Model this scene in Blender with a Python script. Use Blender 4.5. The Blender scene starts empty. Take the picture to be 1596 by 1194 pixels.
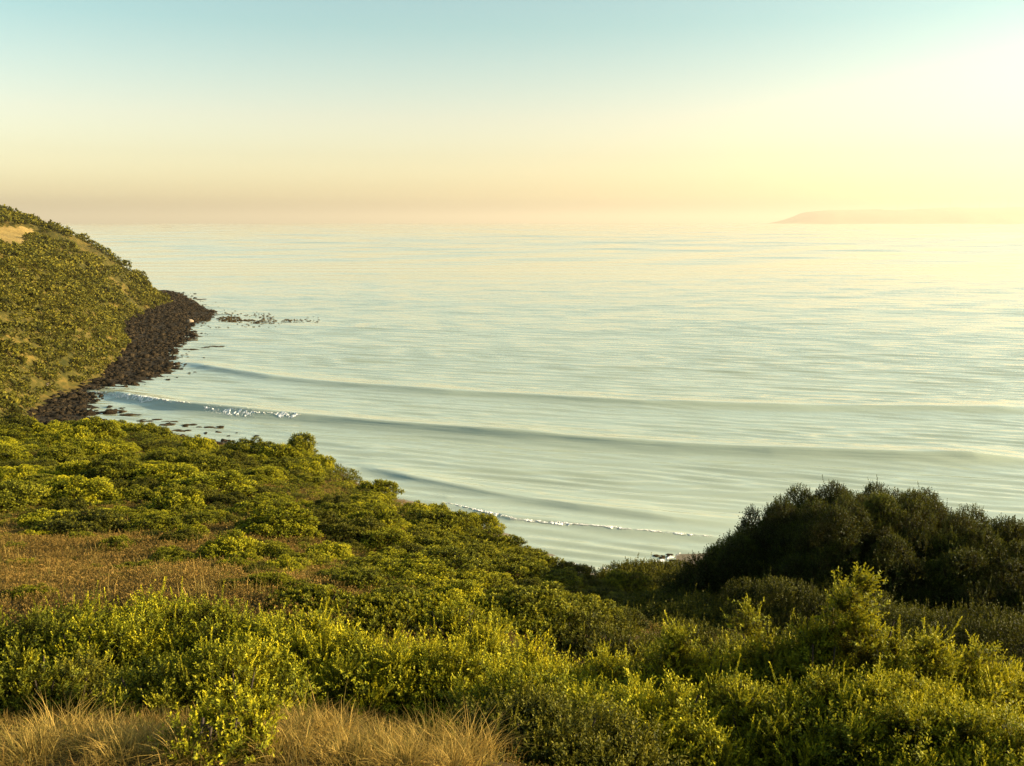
import bpy, math
import numpy as np

# ------------------------------------------------------------------ camera, sky, sun, exposure
scene = bpy.context.scene
C = scene.collection
F, PITCH, CAMH = 1382.0, math.radians(10.3), 42.0          # focal length in photo pixels, tilt, metres above the sea
SP, CP = math.sin(PITCH), math.cos(PITCH)
cam_data = bpy.data.cameras.new('camera')
cam_data.sensor_width = 36.0
cam_data.lens = F / 1596.0 * 36.0
cam_data.clip_start = 0.1
cam_data.clip_end = 300000.0
cam = bpy.data.objects.new('camera', cam_data)
C.objects.link(cam)
cam.location = (0, 0, CAMH)
cam.rotation_euler = (math.pi / 2 - PITCH, 0, 0)
scene.camera = cam

SUN_AZ, SUN_EL = math.radians(90), math.radians(15)         # clockwise from the view direction (+Y), above the horizon
world = bpy.data.worlds.new('World')
scene.world = world
world.use_nodes = True
nt = world.node_tree
bg = nt.nodes['Background']
sky = nt.nodes.new('ShaderNodeTexSky')
sky.sky_type = 'NISHITA'
sky.sun_disc = False
sky.sun_elevation = SUN_EL
sky.sun_rotation = SUN_AZ
sky.altitude = 40
sky.air_density = 1.0
sky.dust_density = 2.5
sky.ozone_density = 0.3
# the evening colour of the air: warm low down, teal higher up
tcw = nt.nodes.new('ShaderNodeTexCoord'); sep = nt.nodes.new('ShaderNodeSeparateXYZ')
nt.links.new(tcw.outputs['Generated'], sep.inputs[0])
rmp = nt.nodes.new('ShaderNodeValToRGB'); els = rmp.color_ramp.elements
for _ in range(6): els.new(0.5)
for el, (p_, c_) in zip(els, [(0.0, (0.94, 0.93, 1.00)), (0.016, (1.50, 1.45, 1.38)), (0.027, (1.78, 1.72, 1.56)), (0.040, (1.62, 1.56, 1.42)), (0.07, (1.38, 1.28, 1.13)), (0.11, (1.32, 1.20, 1.05)), (0.20, (0.86, 1.08, 0.95)), (0.6, (0.78, 0.98, 0.90))]):
    el.position = p_; el.color = (*c_, 1)
nt.links.new(sep.outputs['Z'], rmp.inputs[0])
mulw = nt.nodes.new('ShaderNodeMixRGB'); mulw.blend_type = 'MULTIPLY'; mulw.inputs[0].default_value = 1.0
nt.links.new(sky.outputs[0], mulw.inputs[1]); nt.links.new(rmp.outputs[0], mulw.inputs[2])
nt.links.new(mulw.outputs[0], bg.inputs[0])
bg.inputs[1].default_value = 0.077

sun_data = bpy.data.lights.new('sun', 'SUN')
sun_data.energy = 5.0
sun_data.angle = math.radians(0.5)
sun_data.color = (1.0, 0.80, 0.50)
sun = bpy.data.objects.new('sun', sun_data)
C.objects.link(sun)
sun.rotation_euler = (math.pi / 2 - SUN_EL, 0, math.pi - SUN_AZ)

scene.view_settings.view_transform = 'Standard'
scene.view_settings.look = 'None'
scene.view_settings.exposure = 1.65
scene.view_settings.gamma = 1.0
scene.cycles.use_denoising = True
scene.cycles.max_bounces = 6
scene.cycles.diffuse_bounces = 3
scene.cycles.glossy_bounces = 2
scene.cycles.transmission_bounces = 3
scene.cycles.volume_bounces = 0
scene.cycles.sample_clamp_indirect = 6.0

# ------------------------------------------------------------------ picture <-> place
def ray(u, v):
    cx, cz = (u - 798.0) / F, (597.0 - v) / F
    return np.array([cx, CP + cz * SP, -SP + cz * CP])
def at_y(u, v, y):
    d = ray(u, v); return d * (y / d[1]) + np.array([0, 0, CAMH])
def at_sea(u, v, z=0.0):
    d = ray(u, v); return d * ((z - CAMH) / d[2]) + np.array([0, 0, CAMH])
def project(p):
    p = np.atleast_2d(np.asarray(p, float)); x, y, z = p[:, 0], p[:, 1], p[:, 2] - CAMH
    dep = y * CP - z * SP; up = y * SP + z * CP
    return 798 + F * x / dep, 597 - F * up / dep

# ------------------------------------------------------------------ noise and mesh helpers
def vnoise(x, y, seed=0):
    x = np.asarray(x, float); y = np.asarray(y, float)
    tab = np.random.RandomState(seed).rand(256, 256)
    xi, yi = np.floor(x).astype(int), np.floor(y).astype(int)
    fx, fy = x - xi, y - yi
    fx = fx * fx * (3 - 2 * fx); fy = fy * fy * (3 - 2 * fy)
    a, b = tab[xi % 256, yi % 256], tab[(xi + 1) % 256, yi % 256]
    c, d = tab[xi % 256, (yi + 1) % 256], tab[(xi + 1) % 256, (yi + 1) % 256]
    return (a * (1 - fx) + b * fx) * (1 - fy) + (c * (1 - fx) + d * fx) * fy - 0.5
def fbm(x, y, seed=0, octaves=4):
    s, a = 0, 1.0
    for k in range(octaves):
        s = s + a * vnoise(x * 2 ** k, y * 2 ** k, seed + k); a *= 0.5
    return s
def unit(a):
    return a / np.maximum(np.linalg.norm(a, axis=-1, keepdims=True), 1e-9)

def make_mesh(name, verts, faces, tint=None, mat=None, smooth=False, matidx=None):
    """faces: (M,3) or (M,4) int array, or a list of such arrays"""
    if not isinstance(faces, list): faces = [faces]
    me = bpy.data.meshes.new(name)
    verts = np.ascontiguousarray(verts, dtype=np.float32)
    me.vertices.add(len(verts)); me.vertices.foreach_set('co', verts.ravel())
    sizes = np.concatenate([np.full(len(f), f.shape[1], dtype=np.int32) for f in faces])
    loops = np.concatenate([f.astype(np.int32).ravel() for f in faces])
    me.loops.add(len(loops)); me.loops.foreach_set('vertex_index', loops)
    me.polygons.add(len(sizes))
    starts = np.concatenate([[0], np.cumsum(sizes)[:-1]]).astype(np.int32)
    me.polygons.foreach_set('loop_start', starts)
    if smooth: me.polygons.foreach_set('use_smooth', np.ones(len(sizes), dtype=bool))
    if tint is not None:
        at = me.attributes.new('tint', 'FLOAT', 'POINT')
        at.data.foreach_set('value', np.ascontiguousarray(tint, dtype=np.float32))
    if mat is not None: me.materials.append(mat)
    me.update(calc_edges=True)
    return me
def link(name, me, parent=None, loc=None, rotz=0.0, scale=None):
    o = bpy.data.objects.new(name, me); C.objects.link(o)
    if parent is not None: o.parent = parent
    if loc is not None: o.location = tuple(float(q) for q in loc)
    o.rotation_euler = (0, 0, rotz)
    if scale is not None: o.scale = scale
    return o
def thing(o, label, cat, group=None):
    o['label'] = label; o['category'] = cat
    if group: o['group'] = group
    return o
def grid_faces(nr, nc):
    i = np.arange(nr - 1)[:, None] * nc + np.arange(nc - 1)[None, :]
    i = i.ravel()
    return np.stack([i, i + 1, i + nc + 1, i + nc], 1)
def merge(parts):
    """parts: list of (verts, faces, tint) with one face size"""
    off, V, Fc, T = 0, [], [], []
    for v, f, t in parts:
        V.append(v); Fc.append(f + off); T.append(t); off += len(v)
    return np.concatenate(V), np.concatenate(Fc), np.concatenate(T)

# ------------------------------------------------------------------ materials
def new_mat(name):
    m = bpy.data.materials.new(name); m.use_nodes = True
    n = m.node_tree.nodes; l = m.node_tree.links
    return m, n, l, n['Principled BSDF']
def node(n, kind, **kw):
    x = n.new(kind)
    for k, v in kw.items(): setattr(x, k, v)
    return x
def ramp(n, l, src, stops):
    r = n.new('ShaderNodeValToRGB')
    e = r.color_ramp.elements
    while len(e) < len(stops): e.new(0.5)
    for el, (p, c) in zip(e, stops):
        el.position = p; el.color = (*c, 1)
    l.new(src, r.inputs[0]); return r.outputs[0]
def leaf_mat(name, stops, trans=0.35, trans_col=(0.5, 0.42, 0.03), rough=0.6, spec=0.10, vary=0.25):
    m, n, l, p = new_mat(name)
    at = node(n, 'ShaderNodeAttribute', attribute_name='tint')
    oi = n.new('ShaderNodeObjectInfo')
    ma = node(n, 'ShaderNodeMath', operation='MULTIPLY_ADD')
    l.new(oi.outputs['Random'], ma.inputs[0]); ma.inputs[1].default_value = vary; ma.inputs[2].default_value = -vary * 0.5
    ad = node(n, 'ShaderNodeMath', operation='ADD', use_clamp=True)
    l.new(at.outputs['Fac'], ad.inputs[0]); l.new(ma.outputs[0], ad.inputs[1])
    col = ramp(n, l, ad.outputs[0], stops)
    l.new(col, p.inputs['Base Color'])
    p.inputs['Roughness'].default_value = rough
    p.inputs['Specular IOR Level'].default_value = spec
    tr = n.new('ShaderNodeBsdfTranslucent')
    mx = n.new('ShaderNodeMixRGB'); mx.blend_type = 'MIX'; mx.inputs[0].default_value = 0.5
    l.new(col, mx.inputs[1]); mx.inputs[2].default_value = (*trans_col, 1)
    l.new(mx.outputs[0], tr.inputs['Color'])
    ms = n.new('ShaderNodeMixShader'); ms.inputs[0].default_value = trans
    l.new(p.outputs[0], ms.inputs[1]); l.new(tr.outputs[0], ms.inputs[2])
    l.new(ms.outputs[0], n['Material Output'].inputs['Surface'])
    return m
M_yellow = leaf_mat('yellow_green_leaves', [(0.0, (0.018, 0.022, 0.003)), (0.45, (0.135, 0.150, 0.008)), (1.0, (0.54, 0.47, 0.018))], 0.26, (0.36, 0.30, 0.015))
M_olive = leaf_mat('olive_leaves', [(0.0, (0.014, 0.017, 0.003)), (0.45, (0.082, 0.095, 0.007)), (1.0, (0.34, 0.305, 0.016))], 0.22, (0.26, 0.22, 0.012))
M_green_and_shaded = leaf_mat('deep_green_and_shaded_leaves', [(0.0, (0.012, 0.016, 0.003)), (0.45, (0.052, 0.056, 0.006)), (1.0, (0.18, 0.16, 0.013))], 0.2, (0.14, 0.13, 0.010))  # also worn by shaded front shrubs, their shade put into the leaf colour
M_dark = leaf_mat('dark_bush_leaves', [(0.0, (0.009, 0.012, 0.003)), (0.45, (0.024, 0.036, 0.005)), (1.0, (0.105, 0.12, 0.013))], 0.22, (0.13, 0.11, 0.010))
M_far = leaf_mat('headland_leaves', [(0.0, (0.016, 0.019, 0.003)), (0.45, (0.058, 0.062, 0.007)), (1.0, (0.17, 0.145, 0.014))], 0.2, (0.25, 0.20, 0.02))
M_straw = leaf_mat('straw_grass', [(0.0, (0.07, 0.07, 0.012)), (0.5, (0.27, 0.19, 0.045)), (1.0, (0.54, 0.36, 0.09))], 0.35, (0.50, 0.34, 0.08), 0.6)
M_brown = leaf_mat('brown_ground_leaves', [(0.0, (0.04, 0.035, 0.008)), (0.5, (0.12, 0.080, 0.017)), (1.0, (0.30, 0.18, 0.045))], 0.3, (0.26, 0.15, 0.03), 0.6)

def wood_mat():
    m, n, l, p = new_mat('grey_brown_wood')
    tc = n.new('ShaderNodeTexCoord'); ns = n.new('ShaderNodeTexNoise'); ns.inputs['Scale'].default_value = 14
    l.new(tc.outputs['Object'], ns.inputs['Vector'])
    l.new(ramp(n, l, ns.outputs['Fac'], [(0.3, (0.02, 0.014, 0.008)), (0.7, (0.055, 0.038, 0.022))]), p.inputs['Base Color'])
    p.inputs['Roughness'].default_value = 0.9
    return m
M_wood = wood_mat()

def ground_mat(name, stops, scale=0.6, fine=9.0, bump=0.5):
    m, n, l, p = new_mat(name)
    tc = n.new('ShaderNodeTexCoord')
    a = n.new('ShaderNodeTexNoise'); a.inputs['Scale'].default_value = scale; a.inputs['Detail'].default_value = 6
    b = n.new('ShaderNodeTexNoise'); b.inputs['Scale'].default_value = fine; b.inputs['Detail'].default_value = 6
    l.new(tc.outputs['Object'], a.inputs['Vector']); l.new(tc.outputs['Object'], b.inputs['Vector'])
    mx = node(n, 'ShaderNodeMath', operation='MULTIPLY_ADD'); mx.inputs[1].default_value = 0.5
    l.new(b.outputs['Fac'], mx.inputs[0])
    h = node(n, 'ShaderNodeMath', operation='MULTIPLY'); h.inputs[1].default_value = 0.5
    l.new(a.outputs['Fac'], h.inputs[0]); l.new(h.outputs[0], mx.inputs[2])
    l.new(ramp(n, l, mx.outputs[0], stops), p.inputs['Base Color'])
    bp = n.new('ShaderNodeBump'); bp.inputs['Strength'].default_value = bump; bp.inputs['Distance'].default_value = 0.1
    l.new(b.outputs['Fac'], bp.inputs['Height']); l.new(bp.outputs[0], p.inputs['Normal'])
    p.inputs['Roughness'].default_value = 0.95; p.inputs['Specular IOR Level'].default_value = 0.1
    return m
M_ground = ground_mat('scrub_soil', [(0.35, (0.018, 0.016, 0.005)), (0.5, (0.070, 0.045, 0.012)), (0.65, (0.15, 0.09, 0.024))])
M_headland = ground_mat('headland_turf', [(0.36, (0.024, 0.026, 0.005)), (0.5, (0.058, 0.050, 0.010)), (0.64, (0.14, 0.095, 0.022))], 0.05, 0.6)
M_paddock = ground_mat('dry_paddock', [(0.36, (0.14, 0.10, 0.035)), (0.5, (0.20, 0.145, 0.05)), (0.64, (0.26, 0.19, 0.07))], 0.08, 1.0, 0.2)
M_sand = ground_mat('wet_sand', [(0.35, (0.13, 0.105, 0.07)), (0.5, (0.19, 0.155, 0.11)), (0.65, (0.25, 0.21, 0.15))], 0.15, 4, 0.15)
M_rock = ground_mat('dark_rock', [(0.36, (0.004, 0.0032, 0.002)), (0.5, (0.012, 0.0085, 0.004)), (0.62, (0.045, 0.031, 0.016))], 0.4, 3.0, 0.6)
M_shingle = ground_mat('dark_shingle', [(0.34, (0.008, 0.006, 0.004)), (0.5, (0.02, 0.015, 0.009)), (0.66, (0.045, 0.033, 0.020))], 0.4, 1.2, 1.0)
M_reef = ground_mat('weedy_reef_rock', [(0.36, (0.012, 0.008, 0.003)), (0.5, (0.034, 0.023, 0.008)), (0.64, (0.08, 0.055, 0.02))], 0.5, 3.0, 0.6)
M_pale = ground_mat('pale_rock', [(0.34, (0.14, 0.10, 0.07)), (0.5, (0.24, 0.19, 0.14)), (0.66, (0.34, 0.28, 0.21))], 0.5, 3.0, 0.4)
M_hills = ground_mat('far_hills', [(0.36, (0.14, 0.125, 0.07)), (0.5, (0.24, 0.20, 0.115)), (0.64, (0.36, 0.29, 0.16))], 0.002, 0.02, 0.0)

def water_mat():
    m, n, l, p = new_mat('sea_water')
    tc = n.new('ShaderNodeTexCoord')
    mp = n.new('ShaderNodeMapping'); mp.inputs['Rotation'].default_value = (0, 0, math.radians(14)); mp.inputs['Scale'].default_value = (0.16, 0.55, 1)
    l.new(tc.outputs['Object'], mp.inputs['Vector'])
    a = n.new('ShaderNodeTexNoise'); a.inputs['Scale'].default_value = 1.0; a.inputs['Detail'].default_value = 4; a.inputs['Roughness'].default_value = 0.55
    l.new(mp.outputs[0], a.inputs['Vector'])
    mp3 = n.new('ShaderNodeMapping'); mp3.inputs['Rotation'].default_value = (0, 0, math.radians(14)); mp3.inputs['Scale'].default_value = (0.012, 0.06, 1)
    l.new(tc.outputs['Object'], mp3.inputs['Vector'])
    a3 = n.new('ShaderNodeTexNoise'); a3.inputs['Scale'].default_value = 1.0; a3.inputs['Detail'].default_value = 3
    l.new(mp3.outputs[0], a3.inputs['Vector'])
    b3 = n.new('ShaderNodeBump'); b3.inputs['Strength'].default_value = 1.0; b3.inputs['Distance'].default_value = 0.35
    l.new(a3.outputs['Fac'], b3.inputs['Height'])
    bp = n.new('ShaderNodeBump'); bp.inputs['Strength'].default_value = 1.0; bp.inputs['Distance'].default_value = 0.06
    l.new(a.outputs['Fac'], bp.inputs['Height']); l.new(b3.outputs[0], bp.inputs['Normal']); l.new(bp.outputs[0], p.inputs['Normal'])
    mp2 = n.new('ShaderNodeMapping'); mp2.inputs['Scale'].default_value = (0.004, 0.012, 1)
    l.new(tc.outputs['Object'], mp2.inputs['Vector'])
    b = n.new('ShaderNodeTexNoise'); b.inputs['Scale'].default_value = 1.0; b.inputs['Detail'].default_value = 3
    l.new(mp2.outputs[0], b.inputs['Vector'])
    l.new(ramp(n, l, b.outputs['Fac'], [(0.3, (0.33, 0.385, 0.30)), (0.7, (0.39, 0.435, 0.335))]), p.inputs['Base Color'])
    p.inputs['Roughness'].default_value = 0.06
    p.inputs['IOR'].default_value = 1.48
    return m
M_water = water_mat()
def plain(name, col, rough=0.8):
    m, n, l, p = new_mat(name)
    tc = n.new('ShaderNodeTexCoord'); ns = n.new('ShaderNodeTexNoise'); ns.inputs['Scale'].default_value = 2.0
    l.new(tc.outputs['Object'], ns.inputs['Vector'])
    l.new(ramp(n, l, ns.outputs['Fac'], [(0.3, tuple(c * 0.88 for c in col)), (0.7, col)]), p.inputs['Base Color'])
    p.inputs['Roughness'].default_value = rough
    return m
M_foam = plain('sea_foam', (0.80, 0.80, 0.77), 0.9)
M_steel = plain('turbine_paint', (0.12, 0.12, 0.12), 0.5)

# ------------------------------------------------------------------ the near hillside (heights from points read off the slope)
ctrl = [(0,1194,3.2),(400,1194,3.2),(800,1215,3.3),(1200,1270,3.6),(1596,1280,3.8),
        (0,1128,5.0),(300,1128,4.9),(600,1132,5.0),(850,1240,5.2),(1200,1290,5.2),(1596,1290,5.2),(0,1125,6.5),(300,1125,6.5),(600,1130,6.5),
        (0,1100,8.0),(300,1100,8.0),(600,1108,7.8),(900,1180,7.4),(1250,1230,7.2),(1596,1230,7.0),
        (0,950,10.5),(300,948,10.5),(500,965,10.2),(800,1000,10.8),(950,965,17.5),(1150,1005,14),(1400,1040,12.2),(1596,1070,11),
        (0,890,14.5),(300,885,15.5),(500,900,15),(700,925,16.5),(850,930,19),
        (0,800,24),(300,805,23.5),(500,815,23),(650,850,22.5),(800,890,23),
        (0,725,37),(200,728,37),(400,742,35),(550,785,31),(680,818,28),
        (0,670,60),(200,676,58),(340,698,52),(480,718,46),(600,780,35),(760,828,29.5),(830,880,27),(900,905,26),(1000,908,26),(1080,905,25.5),
        (1200,985,19),(1400,990,17.5),(1596,1000,16)]
P = np.array([at_y(*c) for c in ctrl])
extra = np.array([(0,0,40.3),(-6,0,40.4),(6,0,40.2),(0,-8,43),(-20,-5,42.5),(20,-5,42.0),(-30,10,36.5),(-45,40,31.5),(-60,62,29),
                  (13,17,34.6),(20,14,36.0),(30,16,36.5),(26,24,33.5),(40,30,32),(22,32,30)])
P = np.concatenate([P, extra])
def tps_k(r2): return 0.5 * r2 * np.log(r2 + 1e-9)
def tps_fit(XY, Z, lam=0.6):
    n = len(XY)
    K = tps_k(((XY[:, None] - XY[None]) ** 2).sum(-1)) + lam * np.eye(n)
    Q = np.c_[np.ones(n), XY]
    A = np.zeros((n + 3, n + 3)); A[:n, :n] = K; A[:n, n:] = Q; A[n:, :n] = Q.T
    return np.linalg.solve(A, np.r_[Z, 0, 0, 0])
TW = tps_fit(P[:, :2], P[:, 2])
def tps(x, y):
    sh = np.shape(x); q = np.c_[np.ravel(x), np.ravel(y)].astype(float); out = np.empty(len(q))
    for i in range(0, len(q), 20000):
        b = q[i:i + 20000]
        out[i:i + 20000] = tps_k(((b[:, None] - P[None, :, :2]) ** 2).sum(-1)) @ TW[:-3] + TW[-3] + b @ TW[-2:]
    return out.reshape(sh)
crest = [(-900,640,75),(-300,655,68),(0,665,60),(200,670,58),(340,692,52),(480,711,46),(600,772,35),(760,820,29.5),(830,872,27),(900,897,26),(1000,897,26),(1080,890,26.5),(1300,870,24),(1600,870,22),(2400,860,24)]
CT = np.array([(at_y(*c)[0] / c[2], c[2]) for c in crest])
def crest_y(t): return np.interp(t, CT[:, 0], CT[:, 1])
def hill_z(x, y):
    x = np.asarray(x, float); y = np.asarray(y, float)
    yy = np.maximum(y, 0.5); t = np.clip(x / yy, -1.6, 1.6)
    yc = crest_y(t); beyond = np.maximum(y - yc, 0)
    k = np.where(beyond > 0, yc / yy, 1.0)
    z = tps(x * k, y * k)
    z = z - 0.32 * beyond - 0.55 * np.maximum(beyond - 4 + 4 * np.exp(-beyond / 4), 0)
    z = z + 0.35 * fbm(x * 0.22, y * 0.22, 3, 4) * np.clip(y / 20, 0.1, 1)
    return np.maximum(z, -4)
ang = np.linspace(-1.25, 1.25, 300)
rad = np.concatenate([[0.0], np.geomspace(1.0, 150, 330)])
A_, R_ = np.meshgrid(ang, rad)
X, Y = R_ * np.sin(A_) * 1.15, R_ * np.cos(A_)
Z = hill_z(X, Y)
hill = link('hillside', make_mesh('hillside', np.c_[X.ravel(), Y.ravel(), Z.ravel()], grid_faces(*X.shape), mat=M_ground, smooth=True))
hill['kind'] = 'structure'

# ------------------------------------------------------------------ shore, headland, sea floor
shore_px = [(262,452),(300,468),(318,480),(338,490),(312,502),(290,512),(306,522),(280,536),(268,552),(280,566),(262,582),(215,598),(160,612),(140,628),(150,650),(200,668),(340,690),(450,724),(560,766),(640,784),(700,797),(770,826),(850,872),(900,893),(960,893),(1020,882),(1070,864),(1150,850),(1400,835),(1750,815)]
shore = np.array([at_sea(*s)[:2] for s in shore_px])
land_poly = np.concatenate([[(-900, 780), (-330, 640), (-235, 560)], shore, [(200, 60), (200, -60), (-900, -60)]])
def seg_dist(x, y, line):
    d = np.full(np.shape(x), 1e9)
    for (ax, ay), (bx, by) in zip(line[:-1], line[1:]):
        vx, vy = bx - ax, by - ay
        t = np.clip(((x - ax) * vx + (y - ay) * vy) / (vx * vx + vy * vy + 1e-9), 0, 1)
        d = np.minimum(d, np.hypot(x - ax - t * vx, y - ay - t * vy))
    return d
def inside(x, y, poly):
    r = np.zeros(np.shape(x), bool)
    for (ax, ay), (bx, by) in zip(poly, np.roll(poly, -1, 0)):
        c = ((ay > y) != (by > y)) & (x < (bx - ax) * (y - ay) / (by - ay + 1e-12) + ax)
        r ^= c
    return r
def shore_dist(x, y):
    d = seg_dist(x, y, np.concatenate([land_poly[:3], shore]))
    return np.where(inside(x, y, land_poly), d, -d)
edge_px = [(258,468),(215,489),(190,500),(193,535),(178,556),(150,580),(95,598),(60,612),(38,640),(20,670)]
edge = np.array([at_sea(u, v, 2.5)[:2] for u, v in edge_px])
e_y, e_x = edge[::-1, 1], edge[::-1, 0]
HD = np.array([-30, 0, 3, 12, 26, 40, 55, 69, 90, 150, 400]); HH = np.array([-6, 1.2, 4.5, 14, 25, 31.5, 36, 41.5, 47.5, 58, 75.0])
y_tip = edge[0, 1]
def head_d(x, y):
    ex = np.interp(y, e_y, e_x)
    ex = np.where(y > y_tip, edge[0, 0] - (y - y_tip) * 1.5, ex)
    ex = np.where(y < e_y[0], e_x[0] - (e_y[0] - y) * 0.9, ex)
    d = ex - x
    return np.where(y > y_tip, d * 0.55, d)
def head_z(x, y):
    d = head_d(x, y)
    z = np.interp(d, HD, HH)
    amp = np.clip(d / 20, 0, 1)
    z = z + amp * (7.0 * fbm(x * 0.018, y * 0.018, 11, 3) + 3.0 * fbm(x * 0.09, y * 0.09, 12, 3))
    gully = np.exp(-((y - 335 - 0.25 * (x + 150)) / 16.0) ** 2) * np.clip(d / 12, 0, 1) * np.clip(1.6 - d / 60, 0, 1)
    return z - 9.0 * gully
gx, gy = np.meshgrid(np.linspace(-520, -90, 300), np.linspace(140, 720, 340))
gz = head_z(gx, gy)
me = make_mesh('headland', np.c_[gx.ravel(), gy.ravel(), gz.ravel()], grid_faces(*gx.shape), mat=M_headland, smooth=True)
me.materials.append(M_paddock)
pu, pv = project(np.c_[gx.ravel(), gy.ravel(), gz.ravel()])
def paddock(u, v): return (u < 46 + 8 * np.sin(v * 0.3)) & (v > 354 - 0 * u) & (v < 394 - 0.35 * u) & (u > -400)
fc = grid_faces(*gx.shape)
pm = paddock(pu[fc].mean(1), pv[fc].mean(1)) & (gy.ravel()[fc].mean(1) > 330)
me.polygons.foreach_set('material_index', pm.astype(np.int32))
head = link('headland', me); head['kind'] = 'structure'

bx, by = np.meshgrid(np.linspace(-420, 160, 300), np.linspace(20, 640, 360))
bd = shore_dist(bx, by)
bz = np.where(bd > 0, np.minimum(0.07 * bd, 2.2), 0.06 * bd) + np.where(bx < -50, .45, .10) * fbm(bx * 0.1, by * 0.1, 21, 3) * np.clip(np.abs(bd) / 4, 0, 1)
bz = np.maximum(bz, -6)
me = make_mesh('beach', np.c_[bx.ravel(), by.ravel(), bz.ravel()], grid_faces(*bx.shape), mat=M_sand, smooth=True)
me.materials.append(M_shingle)
fc = grid_faces(*bx.shape); me.polygons.foreach_set('material_index', ((bx.ravel()[fc].mean(1) + 4 * fbm(by.ravel()[fc].mean(1) * .1, bx.ravel()[fc].mean(1) * .1, 23, 2)) < -42).astype(np.int32))
b = link('beach', me)
b['kind'] = 'structure'

# ------------------------------------------------------------------ the sea
swell_px = [  # crest lines: pixels, height, front width, back width
    ([(280,566),(330,577),(420,591),(560,604),(700,615),(860,624),(1000,632),(1250,638),(1700,642)], 1.15, 2.6, 9.0),
    ([(150,612),(200,624),(280,638),(400,650),(500,658),(600,667),(750,680),(900,691),(1050,701),(1200,709),(1400,716),(1700,724)], 1.7, 2.1, 9.0),
    ([(560,728),(640,748),(760,772),(900,794),(1050,812),(1250,826)], 0.75, 1.6, 5.0),
    ([(700,788),(800,811),(900,820),(980,828),(1110,838),(1250,846)], 0.5, 1.1, 4.0),
    ([(420,672),(560,700),(700,725),(860,742),(1050,757),(1300,770),(1700,780)], 0.20, 2.2, 6.0),
    ([(380,536),(500,548),(700,560),(900,569),(1150,578),(1700,585)], 0.30, 4.5, 12.0),
    ([(420,508),(700,516),(950,518),(1200,522),(1700,527)], 0.32, 6.0, 16.0),
    ([(300,462),(520,465),(800,475),(1100,480),(1700,490)], 0.34, 8.0, 20.0),
]
swells = []
for px, amp, wf, wb in swell_px:
    w = np.array([at_sea(*q)[:2] for q in px]); swells.append((w[:, 0], w[:, 1], amp, wf, wb))
rs = np.random.RandomState(5)
WAVES = []
for lam in np.concatenate([np.geomspace(2.2, 14, 44), np.geomspace(15, 45, 8)]):
    th = math.radians(76) + rs.normal(0, 0.13)
    k = 2 * math.pi / lam
    slope = 0.15 if lam < 4.6 else (0.085 if lam < 7 else 0.014)
    if lam > 14: slope = 0.012
    WAVES.append((k * math.cos(th), k * math.sin(th), slope / k * 0.28, rs.uniform(0, 6.28), lam))
for lam in np.geomspace(50, 900, 18):
    th = math.radians(82) + rs.normal(0, 0.16); k = 2 * math.pi / lam
    WAVES.append((k * math.cos(th), k * math.sin(th), (0.10 if lam < 170 else .075) / k * 0.34, rs.uniform(0, 6.28), lam))
def sea_h(x, y, dy=None):
    h = np.zeros(np.shape(x))
    patch = np.clip(0.95 + 0.55 * fbm(x * 0.010, y * 0.022, 31, 3), 0.55, 1.4)
    for kx, ky, a, ph, lam in WAVES:
        wgt = np.ones(np.shape(x)) if dy is None else np.clip((lam / (3.0 * dy) - 0.5), 0, 1)
        if lam > 48: wgt = wgt * np.clip((y - lam * 9) / (lam * 12), 0, 1)
        elif lam > 14: wgt = wgt * np.clip((y - 200) / 700, .3, 1)
        h = h + wgt * a * np.sin(kx * x + ky * y + ph)
    h = h * patch
    for sx, sy, amp, wf, wb in swells:
        if amp > .4: h = h * (1 - .65 * np.exp(-((y - np.interp(x, sx, sy)) / 6.0) ** 2) * (x > sx[0]))
    for sx, sy, amp, wf, wb in swells:
        g = np.interp(x, sx, sy) + 0.9 * fbm(x * 0.03, x * 0 + amp * 50, 41, 2)
        d = y - g
        en = np.clip((x - sx[0]) / 14 + 0.35, 0, 1) * np.clip((sx[-1] - x) / 20, 0, 1)
        a = amp * (1 + 0.3 * fbm(x * 0.05, x * 0 + amp * 20, 42, 2))
        h = h + en * a * np.exp(-np.abs(d / np.where(d < 0, wf, wb)) ** np.where(d < 0, 1.35, 1.7))
    sd = np.clip(y / 85.0 - 0.6, 0.3, 1)
    return h * sd
grow = [700.0]
while grow[-1] < 22000: grow.append(grow[-1] * (1 + min(.0022 * (grow[-1] / 700) ** .95, .0095)))
yr = np.concatenate([np.geomspace(70, 700, 1050)[:-1], grow, np.geomspace(grow[-1] * 1.03, 90000, 80)])
tc_ = np.linspace(-1.2, 1.2, 530)
T_, Y_ = np.meshgrid(tc_, yr)
X_ = T_ * Y_
dyr = np.gradient(yr)[:, None] * np.ones_like(X_)
H_ = sea_h(X_, Y_, dyr) * np.clip((32000 - Y_) / 15000, 0, 1)
sea = link('sea', make_mesh('sea', np.c_[X_.ravel(), Y_.ravel(), H_.ravel()], grid_faces(*X_.shape), mat=M_water, smooth=True))
sea['kind'] = 'structure'

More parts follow.
